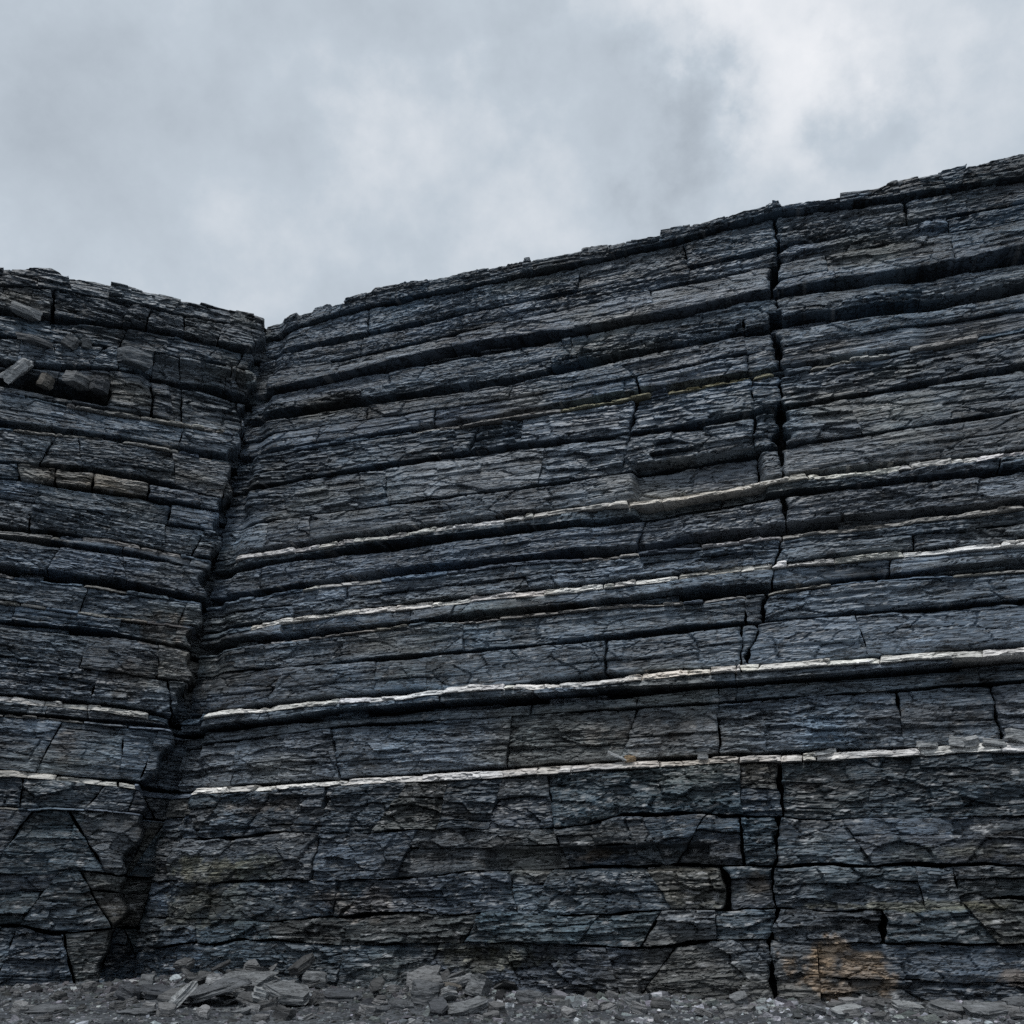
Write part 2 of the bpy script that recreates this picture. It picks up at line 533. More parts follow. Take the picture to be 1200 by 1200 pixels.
# gaps between the beds, top to bottom: (trace in photo pixels, gap thickness in pixels, pale strip under the gap in pixels or 0, options)
R_SKY = [(330, 374), (400, 352), (436, 343), (440, 338), (520, 327), (600, 310), (700, 288), (780, 272), (800, 268), (900, 243),
         (1030, 223), (1045, 215), (1120, 200), (1200, 182)]
R_GAPS = [
    ([(330, 388), (400, 366), (600, 324), (780, 285), (800, 281), (900, 252), (1040, 232), (1200, 207)], 3.5, 0),
    ([(313, 413), (400, 397), (560, 363), (717, 330), (800, 313), (920, 287), (1033, 265), (1190, 238)], 9, 0),
    ([(310, 432), (400, 420), (600, 375), (800, 331), (917, 308), (1087, 275), (1200, 256)], 3, 0),
    ([(293, 463), (400, 440), (533, 413), (800, 366), (910, 343), (1087, 317), (1200, 295)], 11, 0),
    ([(285, 480), (400, 460), (600, 430), (800, 385), (920, 362), (1200, 318)], 2, 0),
    ([(283, 493), (400, 475), (600, 447), (733, 417), (800, 405), (920, 380), (1067, 358), (1200, 333)], 10, 0),
    ([(280, 512), (400, 495), (600, 466), (800, 430), (920, 405), (1200, 357)], 2, 0),
    ([(283, 533), (410, 513), (560, 490), (800, 450), (917, 430), (1100, 400), (1200, 380)], 7, 5),
    ([(280, 574), (400, 553), (600, 523), (800, 500), (920, 477), (1120, 443), (1200, 430)], 6, 0),
    ([(272, 617), (400, 597), (600, 572), (687, 560), (800, 540), (930, 520), (1200, 480)], 3, 0),
    ([(265, 652), (400, 630), (567, 608), (800, 577), (930, 556), (1133, 534), (1200, 525)], 5, 7),
    ([(265, 668), (400, 646), (600, 622), (800, 598), (933, 577), (1200, 549)], 7, 0),
    ([(262, 700), (400, 678), (600, 655), (800, 634), (927, 617), (1067, 603), (1200, 587)], 9, 4),
    ([(258, 735), (400, 714), (600, 693), (800, 670), (1000, 648), (1200, 631)], 3, 6.6),
    ([(255, 755), (400, 738), (567, 720), (800, 697), (1000, 678), (1200, 660)], 9, 2),
    ([(250, 787), (400, 775), (600, 758), (800, 736), (1000, 717), (1200, 703)], 4, 0),
    ([(230, 836), (400, 815), (600, 801), (800, 785), (1000, 771), (1200, 756)], 4, 7),
    ([(215, 858), (400, 837), (600, 822), (800, 807), (1000, 792), (1200, 777)], 7, 0),
    ([(225, 872), (400, 850), (600, 837), (800, 824), (1000, 810), (1200, 797)], 2, 0),
    ([(215, 924), (400, 911), (600, 899), (800, 885), (933, 879), (1200, 869)], 3, 7.5),
    ([(200, 983), (400, 975), (660, 965), (800, 956), (913, 960), (1067, 962), (1200, 957)], 2.6, 0),
    ([(185, 1035), (400, 1030), (620, 1020), (800, 1010), (920, 1012), (1200, 1012)], 1.5, 0),
    ([(175, 1076), (400, 1075), (700, 1068), (800, 1066), (920, 1064), (1200, 1057)], 1.6, 0),
    ([(170, 1106), (400, 1105), (600, 1107), (800, 1106), (930, 1107), (1200, 1108)], 1.7, 0),
]


def parting(gaps, k, frac, th):
    a, b = gaps[k][0], gaps[k + 1][0]
    xs = np.linspace(240, 1200, 9)
    ya = np.interp(xs, [q[0] for q in a], [q[1] for q in a]); yb = np.interp(xs, [q[0] for q in b], [q[1] for q in b])
    return (k, ([(x, u + frac * (v - u)) for x, u, v in zip(xs, ya, yb)], th, 0))


for k, g in sorted((parting(R_GAPS, k, fr, th) for k, fr, th in ((2, .55, 1.6), (12, .55, 1.4))), key=lambda q: -q[0]):
    R_GAPS.insert(k + 1, g)
L_SKY = [(-40, 312), (0, 315), (62, 316), (75, 324), (113, 326), (167, 340), (213, 351), (267, 361), (327, 373)]
L_GAPS = [
    ([(0, 333), (80, 340), (150, 355), (200, 366), (310, 388)], 3, 0),
    ([(0, 362), (80, 375), (165, 383), (300, 412)], 6, 0),
    ([(0, 393), (80, 402), (165, 410), (290, 432)], 4, 0),
    ([(0, 425), (165, 437), (250, 452), (285, 462)], 7, 0),
    ([(0, 459), (167, 486), (253, 504)], 4, 4),
    ([(0, 497), (133, 513), (267, 537)], 8, 3),
    ([(0, 541), (110, 551), (173, 562), (267, 585)], 5, 0),
    ([(0, 560), (110, 574), (173, 584), (267, 601)], 5, 0),
    ([(0, 583), (67, 592), (267, 624)], 2, 0),
    ([(0, 617), (133, 632), (243, 653)], 4, 5),
    ([(0, 627), (133, 646), (243, 666)], 5, 0),
    ([(0, 667), (133, 683), (243, 704)], 8, 3),
    ([(0, 702), (77, 714), (240, 735)], 2, 3),
    ([(0, 729), (133, 743), (233, 763)], 9, 0),
    ([(0, 768), (100, 783), (230, 801)], 2, 0),
    ([(0, 812), (133, 826), (187, 836), (215, 844)], 3, 7),
    ([(0, 834), (190, 851), (215, 855)], 7, 2),
    ([(0, 902), (140, 913), (200, 920)], 3.5, 6.5),
    ([(0, 945), (127, 951), (190, 958)], 1.5, 2),
    ([(0, 1022), (117, 1023), (180, 1026)], 1.5, 0),
    ([(0, 1088), (180, 1090)], 2.5, 0),
]
# long joints that cut many beds: (trace, width in metres)
FAULT_A = ([(905, 240), (910, 300), (907, 350), (914, 430), (916, 500), (921, 562)], 0.24)
FAULT_B = ([(921, 590), (916, 640), (904, 668), (896, 700), (880, 775)], 0.10)
FAULT_C = ([(914, 886), (914, 960), (906, 1010), (908, 1066), (900, 1100), (906, 1150)], 0.11)
R_JOINTS = [FAULT_A, FAULT_B, FAULT_C,
            ([(881, 436), (883, 500), (888, 562)], 0.06), ([(866, 886), (868, 940), (871, 985)], 0.08),
            ([(843, 1000), (850, 1030), (851, 1062)], 0.07), ([(745, 478), (732, 530), (724, 562)], 0.08), ([(803, 285), (806, 318)], 0.06),
            ([(842, 812), (840, 884)], 0.04), ([(1034, 1068), (1034, 1150)], 0.06), ([(873, 700), (868, 780)], 0.05),
            ([(863, 780), (861, 830)], 0.06), ([(380, 940), (368, 1030)], 0.07), ([(1160, 800), (1172, 850)], 0.05),
            ([(430, 350), (428, 392)], 0.06), ([(872, 375), (876, 440)], 0.05), ([(1110, 250), (1120, 300)], 0.05), ([(620, 820), (618, 838)], .04)]
L_JOINTS = [([(22, 545), (22, 560)], 0.07), ([(66, 548), (65, 568)], 0.07), ([(110, 552), (109, 574)], 0.07), ([(173, 562), (173, 585)], 0.07),
            ([(147, 850), (140, 920)], 0.06), ([(64, 345), (62, 380)], .08), ([(178, 432), (178, 486)], .07), ([(180, 352), (168, 395)], .06)]


def build_wall(w, parent, sky, gaps, joints, s_lo, s_hi, foot, palfun, outfun, spacing, recess, seed0, skip=None, colorfix=None, glen=None):
    rnd = random.Random(seed0)
    jts = []
    for pts, wid in joints:
        z0, z1, f = w.joint(pts)
        jts.append((z0, z1, f, wid))
    tops = w.curve(sky)
    curves = []
    for gi, (tr, th, pale) in enumerate(gaps):
        f0_ = w.curve(tr)
        wv_ = 0.16 if tr[0][1] > 935 else 0.02
        f = (lambda s, f0_=f0_, wv_=wv_, gi=gi: f0_(s) + wv_ * fbm(np.asarray(s, float) * .55, np.zeros(np.shape(s)) + gi * 5.1, 4, seed0 + 3))
        g = (lambda s, th=th, gi=gi: (1.2 if th >= 6 else 1.15) * th * PX * np.clip((0.95 if th > 2.7 else .6) + (1.2 if th >= 6 else 1.9) * fbm(np.asarray(s, float) * .33, np.zeros(np.shape(s)) + gi * 3.7, 5, seed0, .55), .5 if th >= 6 else .05, 1.7))
        curves.append((f, g, pale * PX))
    nog = (lambda s: 0.0)
    lo = (lambda s: np.full(np.shape(s), foot))
    beds = []
    upper = (tops, nog, 0.0)
    for c in curves + [(lo, nog, 0.0)]:
        beds.append((upper, c)); upper = c
    for gi, (tr, th, pale) in enumerate(gaps):
        if th < 5:
            continue
        f, g, _ = curves[gi]
        s = s_lo(float(f(4.))) + rnd.uniform(.8, 2)
        while s < s_hi - 3:
            ln = rnd.uniform(.5, 2.6); lo_, hi_ = sorted((rnd.uniform(-.55, .3), rnd.uniform(-.2, .55)))
            block(w, parent, 'shale_flake', (lambda z, s=s: s + 0 * z), (lambda z, s=s, ln=ln: s + ln + 0 * z),
                  (lambda q, f=f, g=g, k=lo_: f(q) + k * g(q)), (lambda q, f=f, g=g, k=hi_: f(q) + k * g(q) + .03),
                  rnd.uniform(-.65, -.3), rnd.randrange(10 ** 6), M_SLATE, rnd.choice(PALETTE), rough=.5, chamfer=(.02, .015), gs=.05, gz=.02, recess=recess)
            s += ln + rnd.uniform(.4, 3.5)
    for bi, ((ct, tht, pale), (cb, thb, _)) in enumerate(beds):
        zt0 = (lambda s, ct=ct, tht=tht: ct(s) - tht(s) / 2)
        zb0 = (lambda s, cb=cb, thb=thb: cb(s) + thb(s) / 2)
        zmid = 0.5 * float(zt0(8.0) + zb0(8.0))
        h = float(zt0(8.0) - zb0(8.0))
        out = outfun(bi, zmid, h, rnd)
        sl = s_lo(zmid)
        style = (rnd.uniform(.7, 2.4), rnd.choice((.2, .4, .7, 1.0)), rnd.choice((.15, .35, .7, 1.0)), rnd.uniform(.15, 1.0), rnd.uniform(-.05, .08), rnd.uniform(.15, .95))
        bedcol = np.array(rnd.choice(PALETTE)) * rnd.uniform(.85, 1.2)
        rows = []
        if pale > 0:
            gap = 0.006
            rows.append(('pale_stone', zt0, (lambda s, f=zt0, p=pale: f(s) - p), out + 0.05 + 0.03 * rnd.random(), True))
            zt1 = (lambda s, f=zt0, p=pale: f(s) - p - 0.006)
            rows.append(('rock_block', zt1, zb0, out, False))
        else:
            rows.append(('rock_block', zt0, zb0, out, False))
        for name, zt, zb, o, is_pale in rows:
            zc = 0.5 * float(zt(8.0) + zb(8.0)); hh = float(zt(8.0) - zb(8.0))
            mean = spacing(bi, zc, hh, is_pale)
            cuts = []
            grooves = []
            if not is_pale:
                for gk in range(int(hh / .30 + rnd.random() * .7)):
                    grooves.append((rnd.uniform(.12, .9), rnd.uniform(.03, .09), rnd.uniform(.008, .015), rnd.uniform(-.05, .045), rnd.randrange(9999)))
            for z0, z1, f, wid in jts:
                if z0 - 0.1 <= zc <= z1 + 0.1 and bi > 0:
                    jo = rnd.uniform(-.35, .35) * wid
                    wk = wid * rnd.choice((.3, .5, .7, .9, 1.1))
                    cuts.append((float(f(zc)) + jo, (lambda z, f=f, jo=jo, sd=rnd.randrange(999): f(z) + jo + .06 * fbm(np.asarray(z, float) * 1.6, np.zeros(np.shape(z)), 3, sd, .6)), wk))
            cuts.sort(key=lambda c: c[0])
            fixed = [c[0] for c in cuts]
            s = sl + rnd.uniform(.3, 1) * mean
            while s < s_hi - 0.3:
                if all(abs(s - q) > 0.25 * mean for q in fixed):
                    lean = rnd.uniform(-.25, .35) * (1.6 if is_pale else 2.6 if zc < Z_P3 else 1.2)
                    cuts.append((s, (lambda z, s=s, zc=zc, k=lean: s + k * (z - zc)), (.002 if bi == 0 else rnd.choice((.006, .008, .012, .02, .035))) if not is_pale else .012))
                s += mean * rnd.choice((.25, .5, .8, 1.0, 1.4, 1.9))
            cuts.sort(key=lambda c: c[0])
            bounds = [(sl, (lambda z, sl=sl: sl + 0 * z), 0.0)] + cuts + [(s_hi, (lambda z: s_hi + 0 * z), 0.0)]
            for k in range(len(bounds) - 1):
                (a, fa, wa), (b, fb, wb) = bounds[k], bounds[k + 1]
                seed = rnd.randrange(10 ** 6)
                sm = 0.5 * (a + b)
                if skip and skip(sm, zc, is_pale):
                    continue
                f0 = (lambda z, fa=fa, wa=wa, sd=seed: fa(z) + wa * np.clip(.5 + 1.1 * fbm(np.asarray(z, float) * 3.3, np.zeros(np.shape(z)), 3, sd, .6), .04, 1.3))
                f1 = (lambda z, fb=fb, wb=wb, sd=seed + 1: fb(z) - wb * np.clip(.5 + 1.1 * fbm(np.asarray(z, float) * 3.3, np.zeros(np.shape(z)), 3, sd, .6), .04, 1.3))
                top_extra = 0.0
                ztk = zt
                if bi == 0:
                    j = rnd.choice((-.16, -.08, 0, .03, .08))
                    ztk = (lambda s, f=zt, j=j: f(s) + j)
                if is_pale:
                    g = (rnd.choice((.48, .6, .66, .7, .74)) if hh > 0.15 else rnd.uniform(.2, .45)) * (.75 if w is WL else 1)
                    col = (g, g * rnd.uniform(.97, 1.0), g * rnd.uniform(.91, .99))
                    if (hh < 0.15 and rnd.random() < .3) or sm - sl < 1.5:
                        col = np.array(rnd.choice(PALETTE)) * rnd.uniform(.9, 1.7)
                    jz = rnd.uniform(-.35, .12) * hh
                    ztk = (lambda s, f=zt, j=jz: f(s) + j)
                    c2 = colorfix(sm, zc, True, rnd) if colorfix and rnd.random() < .6 else None
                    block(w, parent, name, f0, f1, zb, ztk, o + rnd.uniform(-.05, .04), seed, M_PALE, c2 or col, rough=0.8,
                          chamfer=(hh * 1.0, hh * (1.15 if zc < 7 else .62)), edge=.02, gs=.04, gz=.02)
                else:
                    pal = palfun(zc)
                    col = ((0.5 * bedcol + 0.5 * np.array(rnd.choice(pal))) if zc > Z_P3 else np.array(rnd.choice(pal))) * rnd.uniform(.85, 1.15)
                    c2 = colorfix(sm, zc, False, rnd) if colorfix else None
                    thin = hh < 0.3
                    oo = o + rnd.uniform(-.035, .035) * (2.2 if b - a < 1.0 else 1)
                    cc = tuple(c2) if c2 is not None else tuple(col)
                    low = zc < Z_P3
                    kw = dict(chamfer=(min(.055, .25 * hh), min(.05, .22 * hh)), recess=recess, side=(min(.05, wa * 1.2), min(.05, wb * 1.2)), grooves=grooves, style=style, low=low, calm=bi == 0)
                    rgh = 0.6 if thin else rnd.uniform(.6, 1.1) if low else rnd.uniform(.7, 1.2)
                    if low and hh > .6 and b - a > .5 and rnd.random() < .35:
                        fr = rnd.uniform(.3, .7); sl_ = rnd.uniform(-.05, .05)
                        mid = (lambda s, zb=zb, zt=ztk, fr=fr, sm=sm, k=sl_, sd=seed: zb(s) + fr * (zt(s) - zb(s)) + k * (s - sm) * .5
                               + .06 * fbm(np.asarray(s, float) * .8, np.zeros(np.shape(s)), 2, sd))
                        midu = (lambda s, m=mid: m(s) + .008)
                        kw['grooves'] = None
                        block(w, parent, name, f0, f1, midu, ztk, oo, seed, M_SLATE, cc, rough=rgh, **kw)
                        col = np.array(rnd.choice(pal)) * rnd.uniform(.85, 1.15)
                        block(w, parent, name, f0, f1, zb, mid, oo + rnd.uniform(-.10, .08), seed + 1, M_SLATE, tuple(c2) if c2 is not None else tuple(col),
                              rough=rnd.uniform(.6, 1.1), **kw)
                    else:
                        block(w, parent, name, f0, f1, zb, ztk, oo, seed, M_SLATE, cc, rough=rgh, **kw)


def soft(x, a, b, e):
    return 1 / (1 + np.exp(-(x - a) / e)) * 1 / (1 + np.exp((x - b) / e))


def hollow(w, p0, p1, depth, e=0.08):
    """a hollow between two photo pixels (upper left, lower right)"""
    (sa, za), (sb, zb) = w.hit(*p0), w.hit(*p1)
    s0, s1 = min(sa, sb), max(sa, sb); z0, z1 = min(za, zb), max(za, zb)
    return lambda s, z: -depth * soft(s, s0, s1, e) * soft(z, z0, z1, e * .6)


RH = [hollow(WR, (742, 545), (898, 585), 0.40, .025), hollow(WR, (570, 996), (832, 1018), 0.30, .025), hollow(WR, (690, 592), (790, 640), 0.18, .1),
      hollow(WR, (1110, 905), (1300, 925), -0.1), hollow(WR, (450, 1035), (540, 1075), .22, .15),
      hollow(WR, (1060, 325), (1300, 372), .15, .15), hollow(WR, (690, 1045), (720, 1110), .08, .1)]
LH = [hollow(WL, (-300, 388), (128, 458), 1.0, .03), hollow(WL, (175, 415), (290, 480), 0.30, .04), hollow(WL, (-80, 350), (60, 372), .15, .1),
      hollow(WL, (60, 375), (170, 400), .35, .05)]


def rec_right(s, z):
    return sum(h(s, z) for h in RH)


def rec_left(s, z):
    return sum(h(s, z) for h in LH)


Z_P2 = WR.hit(700, 792)[1]; Z_P3 = WR.hit(700, 893)[1]


def out_right(bi, z, h, rnd):
    o = rnd.uniform(-.08, .08) if z > Z_P2 else rnd.uniform(-.07, .07)
    if z < Z_P3: o += 0.16 - 0.02 * (Z_P3 - z)
    if Z_P3 < z < Z_P2 - .5: o -= 0.20
    if abs(z - Z_P2) < .35 and h < .6: o += 0.16
    if 0 < Z_P3 - z < .6: o += 0.06
    if h < 0.30: o += 0.05
    if bi == 0: o += 0.02
    if bi == 1: o -= 0.05
    return o


def out_left(bi, z, h, rnd):
    o = rnd.uniform(-.08, .08)
    if bi == 7: o += .08
    if h < .3: o += .05
    if z < Z_P3: o += .12
    return o


def space_right(bi, z, h, pale):
    if pale:
        return 1.1 if h > 0.15 else 2.0
    if z < Z_P3: return 2.7
    if h < 0.45: return 5.0
    return 6.0 if bi > 0 else 1.15


def space_left(bi, z, h, pale):
    if pale: return 0.8
    if bi <= 4: return 1.0
    if z < Z_P3: return 0.9
    return 1.9


def near_px(w, s, z, x0, y0, x1, y1):
    (sa, za), (sb, zb) = w.hit(x0, y0), w.hit(x1, y1)
    return min(sa, sb) <= s <= max(sa, sb) and min(za, zb) <= z <= max(za, zb)


def col_right(s, z, pale, rnd):
    if pale:
        if near_px(WR, s, z, 660, 480, 910, 430) or near_px(WR, s, z, 660, 440, 910, 480):
            return (.27, .25, .175)
        return None
    return None


def col_left(s, z, pale, rnd):
    if not pale and near_px(WL, s, z, -20, 545, 180, 585):
        return (.15, .152, .150)
    return None


def stain(w, px, py, rx, ry, col, amt):
    (sa, za), (sb, zb), (sc_, zc_) = w.hit(px, py), w.hit(px + rx, py), w.hit(px, py - ry)
    return (sa, za, abs(sb - sa), abs(zc_ - za), np.array(col), amt)


TAN, OLIVE, RUST, TEAL = (.21, .15, .097), (.115, .108, .062), (.13, .095, .065), (.06, .092, .11)
WR.stains = [stain(WR, 958, 1134, 32, 32, TAN, 1.0), stain(WR, 1005, 1136, 38, 34, (.165, .125, .09), 1.0), stain(WR, 255, 1020, 60, 16, OLIVE, .8),
             stain(WR, 240, 1062, 60, 22, OLIVE, .5), stain(WR, 692, 1003, 24, 12, RUST, .9), stain(WR, 570, 1120, 80, 16, OLIVE, .6),
             stain(WR, 1060, 1062, 150, 6, OLIVE, .7), stain(WR, 1130, 1000, 70, 10, OLIVE, .5), stain(WR, 890, 1033, 14, 12, RUST, .9),
             stain(WR, 420, 1060, 40, 18, RUST, .5), stain(WR, 1060, 840, 90, 22, RUST, .35), stain(WR, 770, 860, 90, 20, RUST, .45),
             stain(WR, 640, 1080, 60, 40, TEAL, .5), stain(WR, 1000, 1020, 120, 30, TEAL, .5), stain(WR, 300, 1060, 30, 40, TEAL, .5),
             stain(WR, 310, 945, 60, 10, RUST, .5), stain(WR, 1190, 1150, 20, 10, RUST, .8)]
WL.stains = [stain(WL, 75, 872, 22, 22, RUST, .55), stain(WL, 188, 738, 34, 18, RUST, .7), stain(WL, 145, 800, 25, 20, RUST, .5),
             stain(WL, 20, 445, 30, 10, RUST, .5), stain(WL, 40, 355, 60, 12, (.15, .14, .12), .5), stain(WL, 60, 960, 50, 30, TEAL, .5),
             stain(WL, 110, 880, 30, 20, TEAL, .4)]


rsky = WR.curve(R_SKY); lsky = WL.curve(L_SKY)
cliff_r = core('cliff_right', WR, -3.0, 28.0, rsky, 'long dark layered slate cliff face with pale ledges and a vertical fault')
cliff_l = core('cliff_left', WL, -3.0, 11.5, lsky, 'shorter dark slate cliff face with a broken crumbling upper edge')
build_wall(WR, cliff_r, R_SKY, R_GAPS, R_JOINTS, lambda z: float(right_corner_s(z)) - 0.55, 25.0, -0.6,
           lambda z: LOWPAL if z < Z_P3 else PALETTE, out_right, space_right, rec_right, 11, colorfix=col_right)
build_wall(WL, cliff_l, L_SKY, L_GAPS, L_JOINTS, lambda z: float(left_corner_s(z)) - 0.55, 8.2, -0.6,
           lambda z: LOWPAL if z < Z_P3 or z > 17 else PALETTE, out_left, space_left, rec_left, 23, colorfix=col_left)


# ------------------------------------------------------------------ ground
def wall_dist(x, y):
    """distance in front of the nearer wall, and the position along the right wall"""
    dx, dy = x - CORNER[0], y - CORNER[1]
    dr = dx * WR.n[0] + dy * WR.n[1]; dl = dx * WL.n[0] + dy * WL.n[1]
    return np.minimum(dr, dl), dx * WR.d[0] + dy * WR.d[1]


def ground_h(x, y):
    x = np.asarray(x, float); y = np.asarray(y, float)
    d, s = wall_dist(x, y)
    d = np.clip(d, 0, 60)
    heap = 0.0 + 0.28 * np.exp(-((s - 2.0) / 2.4) ** 2) + 0.12 * np.exp(-((s - 8.2) / 1.4) ** 2) + 0.1 * vnoise(s * .7, s * 0, 3)
    h = heap * np.exp(-(d / 1.3) ** 2)
    near = np.exp(-(np.hypot(x, y - 15) / 40) ** 2)
    return h - 0.16 + near * (0.07 * fbm(x * .7, y * .7, 3, 91) + 0.035 * fbm(x * 3, y * 3, 3, 92))


gx = np.concatenate([-np.geomspace(3000, 17, 26), np.arange(-16.5, 16.6, 0.12), np.geomspace(17, 3000, 26)])
gy = np.concatenate([-np.geomspace(2000, 4, 18), np.arange(-3, 11, 0.5), np.arange(11, 27, 0.12), np.geomspace(27.5, 3000, 22)])
X, Y = np.meshgrid(gx, gy)
Zg = ground_h(X, Y)
idx = np.arange(X.size).reshape(X.shape)
q = np.stack([idx[:-1, :-1], idx[:-1, 1:], idx[1:, 1:], idx[1:, :-1]], -1).reshape(-1, 4)
gnd = mesh_obj('ground', np.stack([X, Y, Zg], -1).reshape(-1, 3), np.ascontiguousarray(q), M_GROUND)
gnd['kind'] = 'structure'; gnd['label'] = 'grey slate gravel ground in front of the cliff'; gnd['category'] = 'ground'


# ------------------------------------------------------------------ loose slabs and stones
def slab_mesh(seed, L, W, T, levels=5, n=9, lens=0.0):
    """an irregular slate slab with split, stepped edges, resting on z = 0 before tilting"""
    r = random.Random(seed)
    ang = sorted(2 * math.pi * (i + r.uniform(-.32, .32)) / n for i in range(n))
    rad = [r.uniform(.66, 1.12) for _ in range(n)]
    V, Fc = [], []
    for k in range(levels):
        t = k / (levels - 1)
        ins = 1 - r.uniform(0, .10) - (0.04 if k in (0, levels - 1) else 0) - lens * abs(t - .5)
        ox, oy = r.uniform(-.03, .03) * L, r.uniform(-.03, .03) * W
        for i, (a, q_) in enumerate(zip(ang, rad)):
            q2 = q_ * ins * r.uniform(.95, 1.04)
            z = T * (t + (r.uniform(-.10, .10) / (levels - 1) if 0 < k < levels - 1 else 0))
            if k == levels - 1: z += r.uniform(-.10, .12) * T
            V.append((ox + .5 * L * q2 * math.cos(a), oy + .5 * W * q2 * math.sin(a), z))
    for k in range(levels - 1):
        for i in range(n):
            j = (i + 1) % n
            Fc.append((k * n + i, k * n + j, (k + 1) * n + j, (k + 1) * n + i))
    c0 = len(V); V.append((0, 0, 0)); c1 = len(V); V.append((r.uniform(-.1, .1) * L, r.uniform(-.1, .1) * W, T * r.uniform(.98, 1.12)))
    for i in range(n):
        j = (i + 1) % n
        Fc.append((c0, j, i)); Fc.append((c1, (levels - 1) * n + i, (levels - 1) * n + j))
    return np.array(V), Fc


def loose(name, seed, p, L, W, T, rz, tx, ty, color, label, cat, group=None, sink=0.25, levels=5, n=9, lens=0.0, mat=None):
    V, Fc = slab_mesh(seed, L, W, T, levels, n, lens)
    R = np.array(Euler((tx, ty, rz)).to_matrix())
    V = V @ R.T
    lo = V[:, 2].min()
    V[:, 2] += -lo
    hgt = V[:, 2].max()
    bm = bmesh.new()
    vs = [bm.verts.new(v) for v in V]
    for f in Fc:
        bm.faces.new([vs[k] for k in f])
    bmesh.ops.triangulate(bm, faces=bm.faces[:])
    cuts = 3 if max(L, W) > .45 else 2
    bmesh.ops.subdivide_edges(bm, edges=bm.edges[:], cuts=cuts, use_grid_fill=True)
    bm.normal_update()
    Ri = R.T
    amp = 0.017 * max(L, W) ** .6
    mv = []
    for v in bm.verts:
        q = Vector(Ri @ np.array(v.co))                      # in the slab's own frame: splits run along its bedding
        k = noise.noise(Vector((q.x * 2.2 + seed, q.y * 2.2, q.z * 9))) + .6 * noise.noise(Vector((q.x * 6 + seed, q.y * 6, q.z * 26)))
        k += .9 * (noise.cell(Vector((q.x * 4.0 + seed, q.y * 4.0, q.z * 14))) - .5)
        mv.append(v.normal * amp * k)
    for v, d in zip(bm.verts, mv):
        v.co += d
    me = bpy.data.meshes.new(name)
    bm.to_mesh(me); bm.free()
    me.materials.append(mat or M_LOOSE)
    o = link(bpy.data.objects.new(name, me))
    o.location = (p[0], p[1], p[2] - min(sink * hgt, 0.12))
    set_tint(me, color)
    o['label'] = label; o['category'] = cat; o['kind'] = 'thing'
    if group: o['group'] = group
    return o


def ground_at(px, py, keep=0.35):
    """where a pixel's ray meets the ground, kept in front of the wall"""
    r = ray(px, py)
    t0 = None
    for t in np.linspace(8, 40, 1200):
        x, y, z = r[0] * t, r[1] * t, EYE + r[2] * t
        d, _ = wall_dist(x, y)
        if d < keep or z < float(ground_h(x, y)):
            t0 = t; break
    t0 = t0 or 20
    x, y = r[0] * t0, r[1] * t0
    return np.array([x, y, float(ground_h(x, y))])


